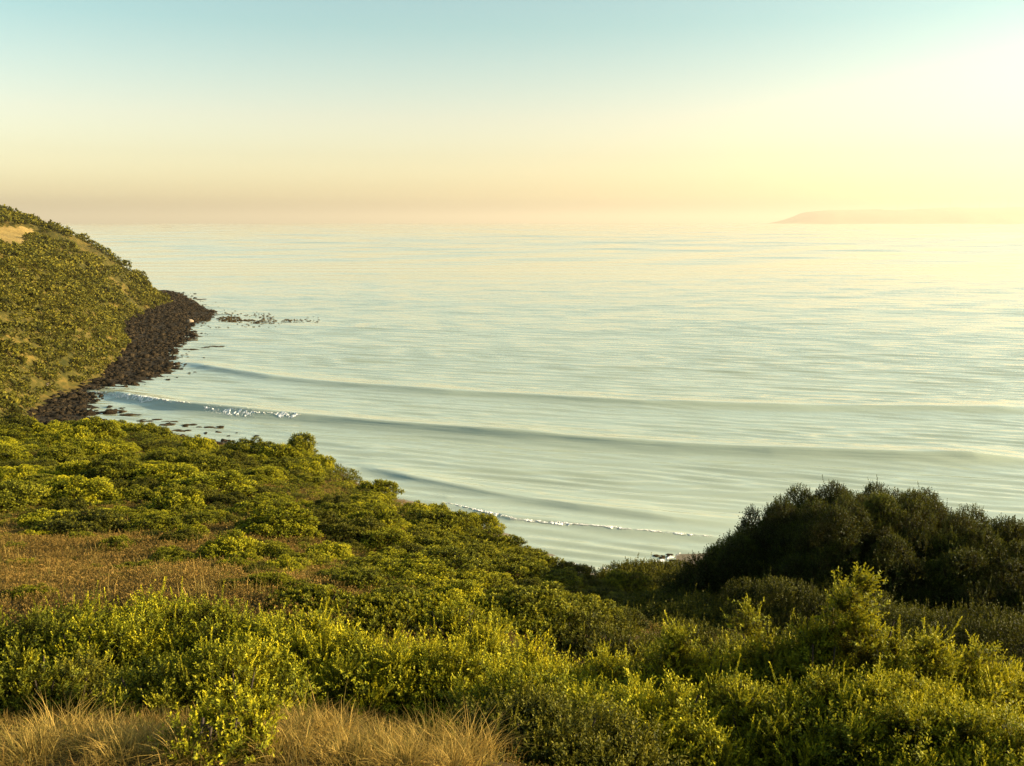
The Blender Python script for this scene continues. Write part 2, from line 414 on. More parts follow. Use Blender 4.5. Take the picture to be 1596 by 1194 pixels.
# ------------------------------------------------------------------ far coast and wind turbines
DF = 25000.0
ridge_px = [(1205,344.5),(1228,337),(1255,330.5),(1290,327),(1330,326.5),(1368,325.5),(1375,327),(1400,327),(1450,324.5),(1490,323),(1520,324),(1560,323.5),(1600,322),(1750,319),(2100,324),(2500,335)]
rx = np.array([at_y(u, v, DF)[0] for u, v in ridge_px]); rz = np.array([at_y(u, v, DF)[2] for u, v in ridge_px])
sx_ = np.linspace(rx[0], rx[-1], 260); prof = np.linspace(-1, 1, 25)
SX, SPf = np.meshgrid(sx_, prof)
ridge_z = np.interp(SX, rx, rz) * np.clip((SX - rx[0]) / 900, 0, 1)
SZ = ridge_z * (1 - np.abs(SPf) ** 2.2) + 10 * fbm(SX * 0.004, SPf * 4, 51, 3) * (1 - np.abs(SPf)) - 4
SY = DF + SPf * 1500 + 300 * fbm(SX * 0.001, SPf, 52, 2)
o = link('distant_hills', make_mesh('distant_hills', np.c_[SX.ravel(), SY.ravel(), SZ.ravel()], grid_faces(*SX.shape), mat=M_hills, smooth=True))
o['kind'] = 'structure'
def lathe(prof, n=10):
    a = np.arange(n) * 2 * math.pi / n
    v = np.concatenate([np.c_[r * np.cos(a), r * np.sin(a), np.full(n, z)] for r, z in prof])
    i = np.arange(n); j = (i + 1) % n
    f = np.concatenate([np.c_[i + k * n, j + k * n, j + (k + 1) * n, i + (k + 1) * n] for k in range(len(prof) - 1)])
    return v, f
tow_v, tow_f = lathe([(3.4, -15), (3.2, 0), (2.4, 55), (1.7, 106), (0.05, 106.5)], 12)

nac_v, nac_f = lathe([(0.1, -7), (2.2, -6.5), (2.6, -2), (2.5, 4), (1.6, 5.5), (0.1, 6.5)], 10)
nac_v = nac_v[:, [0, 2, 1]] * np.array([1, -1, 1])
bl_z = np.array([0, 3, 9, 20, 34, 46, 50]); bl_w = np.array([1.6, 1.7, 3.0, 2.4, 1.6, 0.9, 0.15]); bl_t = np.array([1.5, 1.3, .7, .5, .35, .2, .08])
bv = np.concatenate([np.array([(-w * .35, 0, z), (0, -t / 2, z), (w * .65, 0, z), (0, t / 2, z)]) for z, w, t in zip(bl_z, bl_w, bl_t)])
i4 = np.arange(4); bf = np.concatenate([np.c_[i4 + k * 4, (i4 + 1) % 4 + k * 4, (i4 + 1) % 4 + k * 4 + 4, i4 + k * 4 + 4] for k in range(6)])
tow_me = make_mesh('tower', tow_v, tow_f, mat=M_steel, smooth=True); nac_me = make_mesh('nacelle', nac_v, nac_f, mat=M_steel, smooth=True)
bl_me = make_mesh('blade', bv, bf, mat=M_steel)
turb_lab = ['faint wind turbine on the hazy far ridge, farthest left of the row',
            'hazy wind turbine on the far ridge, second from the left end',
            'hazy wind turbine on the far ridge, middle one of the five',
            'hazy wind turbine on the far ridge, just left of the clearest one',
            'clearest wind turbine on the far ridge, nearest the right edge']
for k, u in enumerate([1398, 1431, 1480, 1526, 1570]):
    x = at_y(u, 330, DF)[0]
    e = link('wind_turbine', None, loc=(x, DF, np.interp(x, rx, rz) - 6), rotz=[.5, -.4, .2, -.6, .1][k])
    e.scale = (2.1, 2.1, 2.1); thing(e, turb_lab[k], 'wind turbine', 'wind turbines along the far ridge')
    link('tower', tow_me, e); link('nacelle', nac_me, e, loc=(0, 0, 107.5))
    for q in range(3):
        bo = link('blade', bl_me, e, loc=(0, -6, 107.5)); bo.rotation_euler = (0, math.radians(120 * q + [10, 50, 80, 30, 62][k]), 0)

# ------------------------------------------------------------------ leaf clouds
def shoots(Pb, D, L, n, ll, lw, rng, spread=0.95, tipspread=0.35, tint0=None):
    """n leaves of length ll along each shoot; one rhombus per leaf"""
    S = len(Pb)
    up = np.where(np.abs(D[:, 2:3]) > 0.9, np.array([[1.0, 0, 0]]), np.array([[0, 0, 1.0]]))
    a = unit(np.cross(D, up)); b = np.cross(D, a)
    t = (np.arange(n) + 0.5) / n
    ph = np.arange(n) * 2.4
    az = ph[None, :] + rng.uniform(0, 6.28, (S, 1))
    radial = a[:, None] * np.cos(az)[..., None] + b[:, None] * np.sin(az)[..., None]
    sp = (spread + (tipspread - spread) * t[None] ** 2 + rng.normal(0, 0.18, (S, n)))[..., None]
    d = D[:, None] * np.cos(sp) + radial * np.sin(sp)
    base = Pb[:, None] + D[:, None] * (L[:, None] * t[None])[..., None]
    side = unit(np.cross(d, D[:, None] + 0.3 * radial + rng.normal(0, 0.25, (S, n, 3))))
    l = ll * rng.uniform(0.7, 1.25, (S, n, 1)) * (1 - 0.25 * t[None, :, None] ** 3)
    w = lw * rng.uniform(0.75, 1.2, (S, n, 1))
    mid = base + d * l * 0.55
    V = np.stack([base, mid + side * w / 2, base + d * l, mid - side * w / 2], 2).reshape(-1, 3)
    Fq = np.arange(len(V)).reshape(-1, 4)
    if tint0 is None: tint0 = np.full(S, 0.45)
    ti = tint0[:, None] + 0.75 * (t[None] - 0.6) + rng.normal(0, 0.055, (S, n))  # tips paler as young leaves; bases darkened further to deepen the shade inside
    return V, Fq, np.repeat(np.clip(ti.ravel(), 0, 1), 4)
def ell_points(c, r, n, rng, zmin=-0.35):
    N = unit(rng.normal(size=(int(n * 1.9) + 8, 3))); N = N[N[:, 2] > zmin][:n]
    return c + N * r, unit(N / r)
def lobed(lobes, spacing, rng, depth=(0.9, 1.04)):
    pts, nrm = [], []
    for (c, r) in lobes:
        area = 4 * math.pi * ((r[0] * r[1]) ** 1.6 / 3 + (r[0] * r[2]) ** 1.6 / 3 + (r[1] * r[2]) ** 1.6 / 3) ** (1 / 1.6) * 0.68
        p, q = ell_points(np.asarray(c), np.asarray(r), max(6, int(area / spacing ** 2)), rng)
        p = np.asarray(c) + (p - np.asarray(c)) * rng.uniform(depth[0], depth[1], (len(p), 1))
        pts.append(p); nrm.append(q)
    p = np.concatenate(pts); q = np.concatenate(nrm)
    keep = np.ones(len(p), bool); li = np.repeat(np.arange(len(lobes)), [len(a) for a in pts])
    for k, (c, r) in enumerate(lobes):
        ins = (((p - np.asarray(c)) / np.asarray(r)) ** 2).sum(1) < 0.62
        keep &= ~(ins & (li != k))
    keep &= p[:, 2] > -0.05
    return p[keep], q[keep]
def dome_lobes(w, d, h, rng, n=14, lr=0.36, jitter=0.12, tall=0.82, body=0.82):
    """a big body plus n smaller heads over its upper surface"""
    L = [((0, 0, h * 0.36), (w * body, d * body, h * (.5 if body > .7 else .42)))]
    N = unit(rng.normal(size=(400, 3))); N = N[N[:, 2] > -0.12]
    got = []
    for q in N:
        if all(np.linalg.norm(q - g) > 1.75 / math.sqrt(n) for g in got): got.append(q)
        if len(got) >= n: break
    for q in got:
        s = lr * rng.uniform(0.7, 1.25)
        c = q * np.array([w * (1 - s * .8), d * (1 - s * .8), h * 0.58 * (1 - s * .5)]) + np.array([0, 0, h * 0.38])
        c = c + rng.normal(0, jitter, 3) * np.array([w, d, h * .7]) * 0.5
        L.append((c, (s * w, s * d, s * h * tall)))
    return L
def column_lobes(w, d, h, rng, r0=.17):
    """upright heads side by side, taller towards the middle"""
    L, got = [((0, 0, h * .32), (w * .55, d * .55, h * .40))], []
    for _ in range(600):
        a = rng.uniform(0, 6.28); q = math.sqrt(rng.rand()); p_ = np.array([math.cos(a) * w * q, math.sin(a) * d * q])
        if all(np.linalg.norm(p_ - g[0]) > r0 * 1.28 for g in got): got.append((p_, q))
    for p_, q in got:
        H = h * (1 - .42 * q ** 2.2) * rng.uniform(.74, 1.02); rr = r0 * rng.uniform(.75, 1.25)
        L.append(((p_[0], p_[1], H - h * .30), (rr, rr, h * .30))) if H > h * .62 else L.append(((p_[0], p_[1], H * .5), (rr, rr, H * .5)))
    return L
def bush_mesh(name, lobes, rng, spacing, sl, nl, ll, lw, mat, upright=0.6, inner=True, tint=0.45, spread=0.95, tipspread=0.35, leaders=0, plume=0):
    p, q = lobed(lobes, spacing * (2.3 if plume else 1), rng)
    cen = np.array([c for c, _ in lobes]); lt = rng.normal(0, .11, len(lobes)); near_ = ((p[:, None] - cen[None]) ** 2).sum(-1).argmin(1)
    D = unit(q * (1 - upright) + np.array([0, 0, upright]) + rng.normal(0, 0.22, q.shape))
    L = sl * rng.uniform(0.6, 1.35, len(p))
    t0 = tint + lt[near_] + 0.08 * rng.normal(size=len(p)) + 0.35 * vnoise(p[:, 0] * 3 + 40, p[:, 1] * 3 + p[:, 2] * 2, 61)
    if plume:                                                           # branchlets: a fan of shoots from one twig
        L0 = sl * rng.uniform(1.1, 1.9, len(p)); k = np.repeat(np.arange(len(p)), plume)
        Dk = unit(D[k] + rng.normal(0, .30, (len(k), 3))); L = L0[k] * rng.uniform(.65, 1.05, len(k)); t0 = (t0 + rng.normal(0, .10, len(p)))[k] + rng.normal(0, .05, len(k))
        base = (p - D * L0[:, None] * .75)[k] + rng.normal(0, .012, (len(k), 3))
    else:
        k = np.arange(len(p)); Dk, base = D, p - D * L[:, None] * 0.5
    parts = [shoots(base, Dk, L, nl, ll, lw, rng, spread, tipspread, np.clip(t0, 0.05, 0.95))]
    if leaders:
        i = rng.choice(len(p), min(leaders, len(p)), replace=False, p=np.clip(q[:, 2], .02, 1) ** 2 / (np.clip(q[:, 2], .02, 1) ** 2).sum())
        D3 = unit(np.array([0, 0, 1.0]) + q[i] * .35 + rng.normal(0, .15, (len(i), 3)))
        parts.append(shoots(p[i], D3, sl * rng.uniform(.9, 1.7, len(i)), int(nl * 1.5), ll, lw, rng, spread * .9, tipspread, np.full(len(i), min(tint + .12, .9))))
    if inner:
        p2, q2 = lobed(lobes, spacing * 1.5, rng, (0.6, 0.85))
        D2 = unit(q2 + np.array([0, 0, 0.2]) + rng.normal(0, 0.5, q2.shape))
        parts.append(shoots(p2, D2, np.full(len(p2), sl), max(4, nl // 2), ll * 1.3, lw * 1.6, rng, 1.1, 0.8, np.full(len(p2), tint * 0.8)))  # inner leaves tinted darker, adding painted shade inside the bush
    V, Fq, T = merge(parts)
    return make_mesh(name, V, Fq, T, mat)
def tubes(paths, radii, n=5):
    """tapered tubes along polylines"""
    V, Fc, off = [], [], 0
    a = np.arange(n) * 2 * math.pi / n
    for pth, (r0, r1) in zip(paths, radii):
        pth = np.asarray(pth, float); m = len(pth)
        tg = unit(np.gradient(pth, axis=0)); s = unit(np.cross(tg, np.array([0.31, 0.95, 0.1]))); b2 = np.cross(tg, s)
        r = np.linspace(r0, r1, m)
        ring = pth[:, None] + r[:, None, None] * (s[:, None] * np.cos(a)[None, :, None] + b2[:, None] * np.sin(a)[None, :, None])
        V.append(ring.reshape(-1, 3)); i = np.arange(n); j = (i + 1) % n
        Fc.append(np.concatenate([np.c_[i + k * n, j + k * n, j + (k + 1) * n, i + (k + 1) * n] for k in range(m - 1)]) + off); off += m * n
    return np.concatenate(V), np.concatenate(Fc)
def stem_mesh(w, d, h, rng, n=14, r=0.02):
    paths, rad_ = [], []
    for k in range(n):
        az = rng.uniform(0, 6.28); e = np.array([math.cos(az) * w * rng.uniform(.2, .75), math.sin(az) * d * rng.uniform(.2, .75), h * rng.uniform(.45, .85)])
        s = np.array([e[0] * .12, e[1] * .12, -0.15]); m = s * .45 + e * .55 + np.array([e[0] * .15, e[1] * .15, -h * .06]) + rng.normal(0, .04, 3)
        paths.append([s, s * .7 + m * .3, m, e]); rad_.append((r * rng.uniform(.7, 1.3), r * .3))
    v, f = tubes(paths, rad_)
    return make_mesh('stem', v, f, mat=M_wood, smooth=True)

# ------------------------------------------------------------------ foreground shrubs (each its own shape)
MATS = {'y': M_yellow, 'o': M_olive, 'g': M_green_and_shaded, 'd': M_dark}
def near_shrub(u, vtop, y, w, label, mat='y', d=None, spire=0, name='shrub', cat='shrub', group='leafy shrubs in the foreground', spacing=None, sl=None, n=22, fine=1.0, lr=0.23, nl=32, tint=0.5, tall=1.6):
    rng = np.random.RandomState(int(u * 7 + vtop * 13 + y * 100) % 99991)
    top = at_y(u, vtop, y); gz_ = float(hill_z(top[0], top[1]))
    h = max(top[2] - gz_, 0.17)
    if y < 12: w = w * .86; d = w * .9; d = d or w * 0.85
    lobes = dome_lobes(w, d, h, rng, n, lr, .20, tall, .82) if y > 12 else column_lobes(w, d, h, rng, .155 * (y / 6.5) ** .5 if h > .35 else .09)
    if spire:
        lobes[0] = ((0, 0, h * .45), (w * .62, d * .62, h * .5))
        for k in range(spire):
            f = k / max(spire - 1, 1)
            lobes.append(((rng.normal(0, .05) , rng.normal(0, .05), h * (0.72 + 0.36 * f)), (w * (0.40 - 0.26 * f), d * (0.40 - 0.26 * f), h * 0.18)))
    zt = max(c[2] + rr[2] for c, rr in lobes) + 0.05; kz = h * (1.10 if y < 12 else 1.0) / zt
    lobes = [((c[0], c[1], c[2] * kz), (rr[0], rr[1], rr[2] * kz)) for c, rr in lobes]
    s = spacing or 0.0088 * y
    e = link(name, None, loc=(top[0], top[1], gz_))
    thing(e, label, cat, group)
    fs = fine * (y / 6) ** .6
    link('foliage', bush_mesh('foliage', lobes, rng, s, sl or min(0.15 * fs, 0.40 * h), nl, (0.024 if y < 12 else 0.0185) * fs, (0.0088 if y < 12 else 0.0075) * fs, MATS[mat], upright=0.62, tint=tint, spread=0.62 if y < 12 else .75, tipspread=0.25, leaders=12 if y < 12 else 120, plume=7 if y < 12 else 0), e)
    link('stem', stem_mesh(w, d, h, rng), e)
    return e
FG = [  # y, o, g step darker where a shrub stands shaded: shade put into leaf colour
 (60,956,8.6,.95,'broad olive shrub at the left edge behind the grass','o'),
 (165,962,8.3,.75,'rounded shrub behind the left tussocks, right of the broad edge shrub','y'),
 (232,930,9.3,.62,'taller knobbly shrub rising in front of the brown meadow','y'),
 (335,955,8.6,.75,'dense sunlit shrub between the knobbly shrub and the bright ridge shrub','y'),
 (425,962,8.2,.80,'bright yellow-green shrub crowning the left foreground thicket','y'),
 (505,988,7.7,.72,'sunlit shrub sloping down right of the thicket crown','y'),
 (36,1014,6.7,.36,'small upright shrub standing alone at the left edge','o'),
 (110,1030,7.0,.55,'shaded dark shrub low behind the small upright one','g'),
 (250,1040,6.2,.48,'half shaded shrub above the left grass, left of the round one','o'),
 (352,1014,6.3,.55,'round-headed shrub with sunlit right side above the grass','y'),
 (600,1004,7.3,.78,'wide leafy shrub above the middle grass, its base in shadow','y'),
 (695,1003,7.2,.66,'leafy shrub at the right end of the shadowed middle base','y'),
 (345,1100,3.35,.20,'low leafy shrub in the very front between golden tussocks','y'),
 (760,972,8.6,.60,'upright bright shrub at the centre, first of the right thicket','y'),
 (835,1000,7.6,.72,'yellow shrub right of the upright centre shrub','y'),
 (930,1022,7.3,.72,'low sunlit shrub below the dark hollow','y'),
 (1010,1018,7.0,.62,'flat-topped shrub between the hollow and the tall right shrubs','o'),
 (850,1062,5.5,.80,'front shrub with yellow tips beside the last grass tussock','y'),
 (1075,990,6.5,.55,'leafy shrub with several pale tips, left of the paired tips','y'),
 (1180,955,6.7,.55,'shrub with two tall tips in front of the dark thicket','y'),
 (1245,975,6.4,.50,'small dark-sided shrub left of the pointed shrub','o'),
 (1320,905,6.2,.72,'tallest pointed yellow-green shrub before the dark thicket','y'),
 (1425,985,6.2,.76,'golden shrub sloping down right of the pointed shrub','y'),
 (1545,1035,5.9,.80,'golden shrub low at the right edge','y'),
 (1590,1050,8.6,.60,'shrub with loose tips peeking up at the right edge','o'),
 (1200,1082,5.1,.85,'big leafy shrub below the two-tipped shrub, nearly at the bottom','y'),
 (1390,1070,4.9,.80,'golden front shrub below the pointed shrub','y'),
 (1560,1130,4.5,.70,'nearest golden shrub in the bottom right corner','y'),
 (1010,1092,5.0,.80,'leafy green front shrub at the bottom, right of centre','y'),
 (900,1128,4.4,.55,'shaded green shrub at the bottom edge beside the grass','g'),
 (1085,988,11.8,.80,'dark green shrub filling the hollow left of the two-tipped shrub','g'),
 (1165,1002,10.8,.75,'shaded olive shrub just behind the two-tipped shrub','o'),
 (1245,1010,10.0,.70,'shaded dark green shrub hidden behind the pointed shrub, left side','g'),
 (480,948,10.8,.60,'low olive shrub at the meadow edge behind the thicket crown','o'),
 (560,956,10.5,.72,'broad olive shrub behind the wide leafy shrub','o'),
 (640,946,11.0,.80,'sunlit shrub behind the wide shrub, right of the brown seed heads','y'),
 (705,950,10.6,.62,'small sunlit shrub behind the upright centre shrub','y'),
 (770,944,11.8,.75,'yellow-green shrub half hidden behind the upright centre shrub','y'),
 (835,948,11.8,.80,'olive shrub at the near lip of the dark hollow','o'),
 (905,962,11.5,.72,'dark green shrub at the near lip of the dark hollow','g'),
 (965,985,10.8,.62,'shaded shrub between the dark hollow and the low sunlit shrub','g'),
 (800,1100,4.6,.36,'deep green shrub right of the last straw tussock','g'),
]
for (u, v, y, w, lab, m) in FG:
    near_shrub(u, v, y, w, lab, m, spire=5 if 'pointed' in lab and 'tallest' in lab else (3 if 'upright' in lab or 'two tall' in lab else 0))
DK = [
 (1120,862,20.0,.85,'dark bush at the left foot of the big dark thicket'),
 (1200,812,20.0,1.1,'left shoulder bush of the big dark thicket, above the shore'),
 (1325,762,19.5,2.0,'tallest dark bush, the rounded summit of the thicket'),
 (1430,774,19.0,2.1,'dark bush with sunlit top just right of the thicket summit'),
 (1525,806,18.5,1.8,'dark bush with golden rim on the right shoulder of the thicket'),
 (1620,826,18.0,1.9,'dark bush cut by the right edge, end of the thicket'),
 (1255,784,20.6,1.25,'dark bush filling between the left shoulder and the summit of the thicket'),
 (1375,766,20.4,1.9,'dark bush just behind the summit of the thicket, to its right'),
 (1000,884,24.0,1.0,'low dark bush at the left end of the thicket, against the water'),
 (1150,968,16.0,1.3,'low shaded bush before the left part of the dark thicket'),
 (1060,955,18.0,1.1,'low shaded bush in the hollow left of the dark thicket'),
 (1300,920,16.0,1.5,'shaded bush in front of the middle of the dark thicket'),
 (1440,985,13.0,1.2,'low shaded bush right of the pointed shrub'),
 (1565,975,12.5,1.2,'shaded bush at the right edge below the dark thicket'),
]
for (u, v, y, w, lab) in DK:
    low = 'low' in lab or 'shaded' in lab
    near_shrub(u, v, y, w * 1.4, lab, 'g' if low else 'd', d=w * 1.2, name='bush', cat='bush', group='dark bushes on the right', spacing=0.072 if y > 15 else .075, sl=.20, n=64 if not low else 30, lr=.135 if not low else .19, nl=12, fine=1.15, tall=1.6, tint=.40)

# ------------------------------------------------------------------ shrubs over the middle slope
rng = np.random.RandomState(77)
def meadow(u, v):
    """how open the scrub is at a point of the slope: 1 = brown meadow"""
    m = np.exp(-((np.abs(u - 130) / 350) ** 4 + (np.abs(v - 912) / 106) ** 6))
    m = np.maximum(m, 0.9 * np.exp(-(((u - 515) / 55) ** 2 + ((v - 930) / 30) ** 2)))
    m = np.maximum(m, 0.8 * np.exp(-(((u - 360) / 45) ** 2 + ((v - 878) / 22) ** 2)))
    m = np.maximum(m, 0.75 * np.exp(-(((u - 520) / 90) ** 2 + ((v - 775) / 16) ** 2)))
    m = np.maximum(m, 0.7 * np.exp(-(((u - 230) / 70) ** 2 + ((v - 800) / 14) ** 2)))
    m = np.maximum(m, 0.75 * np.exp(-(((u - 640) / 40) ** 2 + ((v - 800) / 18) ** 2)))
    return m
variants = {}
for mk, mat in (('y', M_yellow), ('o', M_olive), ('g', M_green_and_shaded)):
    variants[mk] = []
    for k in range(4):
        r2 = np.random.RandomState(500 + k + ord(mk))
        lb = dome_lobes(1.0, 0.8 + 0.1 * k, 0.95, r2, 24 + 3 * k, .21, 0.22, 1.0)
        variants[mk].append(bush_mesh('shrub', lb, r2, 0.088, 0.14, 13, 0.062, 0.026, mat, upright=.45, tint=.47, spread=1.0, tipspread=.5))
placed = []
tries = 0
while tries < 16000 and len(placed) < 760:
    tries += 1
    y = math.sqrt(rng.uniform(11.2 ** 2, 62 ** 2)); t = rng.uniform(-0.64, 0.30); x = t * y
    if y > crest_y(t) - 0.4: continue
    if t > 0.12 and y > 12 and tries % 2: continue
    z = float(hill_z(x, y)); u, v = project((x, y, z)); u, v = u[0], v[0]
    if v < 640 or v > 985 or u < -60: continue
    mo = meadow(u, v)
    if rng.rand() < mo * .93: continue
    s = np.exp(rng.normal(-.30, .32)) * (1 - 0.45 * mo) * (0.62 + y / 120)
    if y < 16: s *= 0.85
    if any((x - q[0]) ** 2 + (y - q[1]) ** 2 < (0.70 * (s + q[3])) ** 2 for q in placed): continue
    placed.append((x, y, z, s, u, v))
placed.sort(key=lambda q: -q[3] / q[1] * (1 if -20 < q[4] < 1600 else .2))
rest = placed[275:]; placed = placed[:275]
side = 0                                                            # the same scrub carries on past both edges of the view
while side < 190:
    y = math.sqrt(rng.uniform(3.2 ** 2, 25 ** 2)); t = rng.uniform(.74, 1.6) if side % 3 else rng.uniform(-1.1, -.66); x = t * y
    if y > crest_y(t) + 2 or (t > 0 and x < .6 * y + 1.6): continue
    rest.append((x, y, float(hill_z(x, y)), rng.uniform(.4, .8), 0, 0)); side += 1
rows = [(0, 692, 'on the crest above the boulders'), (692, 722, 'just under the crest'), (722, 760, 'on the upper slope'), (760, 805, 'on the middle slope'),
        (805, 850, 'above the brown meadow level'), (850, 900, 'level with the brown meadow'), (900, 930, 'on the lower slope'), (930, 1100, 'close behind the front shrubs')]
cols = [(-999, 130, 'far left'), (130, 300, 'left'), (300, 450, 'left of the tree'), (450, 620, 'below the tree'), (620, 700, 'left of centre'), (700, 790, 'near centre'), (790, 880, 'above the centre thicket'), (880, 2000, 'beside the dark hollow')]
ordw = ['', 'second', 'third', 'fourth', 'fifth', 'sixth', 'seventh', 'eighth', 'ninth', 'tenth', 'eleventh', 'twelfth', 'thirteenth', 'fourteenth', 'fifteenth', 'sixteenth', 'seventeenth', 'eighteenth', 'nineteenth', 'twentieth']
cells = {}
for q in placed:
    x, y, z, s, u, v = q
    r3 = rng.rand()
    mk = 'y' if r3 < .42 else ('o' if r3 < .78 else 'g')
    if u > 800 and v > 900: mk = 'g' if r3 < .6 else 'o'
    me = variants[mk][rng.randint(4)]
    hgt = s * rng.uniform(0.55, 0.9)
    o = link('shrub', me, loc=(x, y, z - 0.06), rotz=rng.uniform(-.5, .5) + (math.pi if rng.rand() < .5 else 0), scale=(s * rng.uniform(.85, 1.2), s * .9, hgt))
    size = 'small' if s < 0.66 else ('broad' if s > 0.95 else 'mid-sized')
    ri = next(i for i, r in enumerate(rows) if r[0] <= v < r[1]); ci = next(i for i, c in enumerate(cols) if c[0] <= u < c[1])
    cells.setdefault((ri, ci, mk, size), []).append((u, o))
tname = {'y': 'yellow-green', 'o': 'olive', 'g': 'dark green'}
for (ri, ci, mk, size), lst in cells.items():
    lst.sort(key=lambda a: a[0])
    for k, (u, o) in enumerate(lst):
        base = f"{size} {tname[mk]} shrub {rows[ri][2]}, {cols[ci][2]}"
        if len(lst) > 1:
            back = len(lst) - 1 - k
            base += ', leftmost' if k == 0 else (', rightmost' if back == 0 else (f", {ordw[k]} from left" if k <= back else f", {ordw[back]} from right"))
        thing(o, base, 'shrub', 'shrubs scattered over the scrubby slope')
print('slope shrubs', len(placed), len(rest), max(len(a) for a in cells.values()))

# the one small tree on the skyline of the slope
tp = at_y(470, 678, 45.0); gz_ = float(hill_z(tp[0], tp[1])); hh = tp[2] - gz_
r2 = np.random.RandomState(9)
e = thing(link('tree', None, loc=(tp[0], tp[1], gz_)), 'small bushy tree standing up on the slope edge against the water', 'tree')
lb = [((math.cos(a) * q, math.sin(a) * q, hh * z), (.24, .22, hh * rz_)) for a, q, z, rz_ in [(0, .42, .66, .30), (.9, .3, .74, .26), (1.9, .2, .78, .2), (2.7, .46, .70, .26), (3.5, .3, .60, .24), (4.6, .3, .72, .22), (5.5, .5, .52, .24), (0, .05, .52, .34), (3.1, .5, .46, .22)]]
link('crown', bush_mesh('crown', lb, r2, .085, .22, 10, .075, .026, M_olive, upright=.55), e)
v_, f_ = tubes([[(0, 0, -.2), (.03, 0, hh * .3), (-.05, .02, hh * .75)], [(.02, 0, hh * .25), (.2, .1, hh * .6)], [(.02, 0, hh * .25), (-.25, .1, hh * .6)]], [(.07, .03), (.04, .015), (.04, .015)], 7)
link('trunk', make_mesh('trunk', v_, f_, mat=M_wood, smooth=True), e)

# ------------------------------------------------------------------ ground cover between the shrubs (uncountable)
def replicate(tmpl, pos, scale, rotz, rng, dt=0.15):
    V, Fq, T = tmpl; n, m = len(pos), len(V)
    c, s = np.cos(rotz)[:, None], np.sin(rotz)[:, None]
    vx = (V[None, :, 0] * c - V[None, :, 1] * s) * scale[:, :1]; vy = (V[None, :, 0] * s + V[None, :, 1] * c) * scale[:, :1]; vz = V[None, :, 2] * scale[:, 1:2]
    W = np.stack([vx, vy, vz], -1) + pos[:, None]
    return W.reshape(-1, 3), (Fq[None] + (np.arange(n) * m)[:, None, None]).reshape(-1, Fq.shape[1]), np.clip(np.tile(T, n) + np.repeat(rng.normal(0, dt, n), m), 0, 1)
def clump(rng, n, nl, ll, lw, r=.5, h=.4):
    a = rng.uniform(0, 6.28, n); q = np.sqrt(rng.rand(n)) * r
    b_ = np.c_[q * np.cos(a), q * np.sin(a), h * (1 - (q / r) ** 2) * rng.uniform(.5, 1, n)]
    D = unit(np.c_[b_[:, 0] * .9, b_[:, 1] * .9, np.full(n, .5)] + rng.normal(0, .2, (n, 3)))
    return shoots(b_, D, np.full(n, ll * 2.2), nl, ll, lw, rng)
rng = np.random.RandomState(8)
N = 42000
yy = np.concatenate([np.sqrt(rng.uniform(9.0 ** 2, 64 ** 2, N - 4500)), rng.uniform(3.0, 9.0, 4500)]); tt = np.where(rng.rand(N) < .78, rng.uniform(-0.75, 0.68, N), np.where(rng.rand(N) < .75, rng.uniform(.66, 1.6, N), rng.uniform(-1.2, -.75, N))); xx = tt * yy
xm = 11000; yy = np.r_[yy, np.sqrt(rng.uniform(10 ** 2, 26 ** 2, xm))]; tt = np.r_[tt, rng.uniform(-.75, .02, xm)]; xx = tt * yy
ok = yy < crest_y(tt) + 5; xx, yy = xx[ok], yy[ok]; zz = hill_z(xx, yy)
uu, vv = project(np.c_[xx, yy, zz]); mo = meadow(uu, vv) + 0.5 * fbm(xx * .35, yy * .35, 71, 3)
pos = np.c_[xx, yy, zz - .03]; sc = np.c_[rng.uniform(.45, 1.0, len(xx)), rng.uniform(.25, .75, len(xx))] * ((0.45 + yy / 110) * np.clip(yy / 11, .35, 1))[:, None]
rot = rng.uniform(0, 6.28, len(xx))
isb = (mo + rng.normal(0, .25, len(xx))) > -0.02
low_t = []
for k in range(3):
    r2 = np.random.RandomState(620 + k); lb = dome_lobes(1.0, .9, .8, r2, 18, .24, .2, 1.0); p_, q_ = lobed(lb, .15, r2)
    D_ = unit(q_ * .55 + np.array([0, 0, .45]) + r2.normal(0, .2, q_.shape)); low_t.append(shoots(p_ - D_ * .08, D_, np.full(len(p_), .17), 7, .09, .045, r2, 1.0, .5))
tA = [clump(np.random.RandomState(k), 16, 6, .085, .03) for k in range(3)]
def build_rest():
    parts = []
    for k in range(3):
        g = rest[k::3]
        parts.append(replicate(low_t[k], np.array([(a[0], a[1], a[2] - .06) for a in g]), np.array([(a[3] * .95, a[3] * .75) for a in g]), rng.uniform(0, 6.28, len(g)), rng, .16))
    V, Fq, T = merge(parts)
    o = link('low_scrub', make_mesh('low_scrub', V, Fq, T, M_olive)); o['kind'] = 'stuff'; o['label'] = 'smaller scrub crowding between the larger slope shrubs'; o['category'] = 'scrub'
def build_stuff(name, tm, sel, mat, label=None, dt=.15):
    parts = []
    idx = np.where(sel)[0]
    for k in range(len(tm)):
        i = idx[k::len(tm)]
        if len(i): parts.append(replicate(tm[k], pos[i], sc[i], rot[i], rng, dt))
    V, Fq, T = merge(parts)
    o = link(name, make_mesh(name, V, Fq, T, mat)); o['kind'] = 'stuff'; o['label'] = label; o['category'] = name.replace('_', ' ')
    return o
build_rest()
build_stuff('ground_cover', tA, ~isb, M_green_and_shaded, 'low green scrub filling the gaps between the slope shrubs')
build_stuff('brown_bracken', tA, isb & (rng.rand(len(xx)) < .97), M_brown, 'low rusty brown plants covering the open meadow')

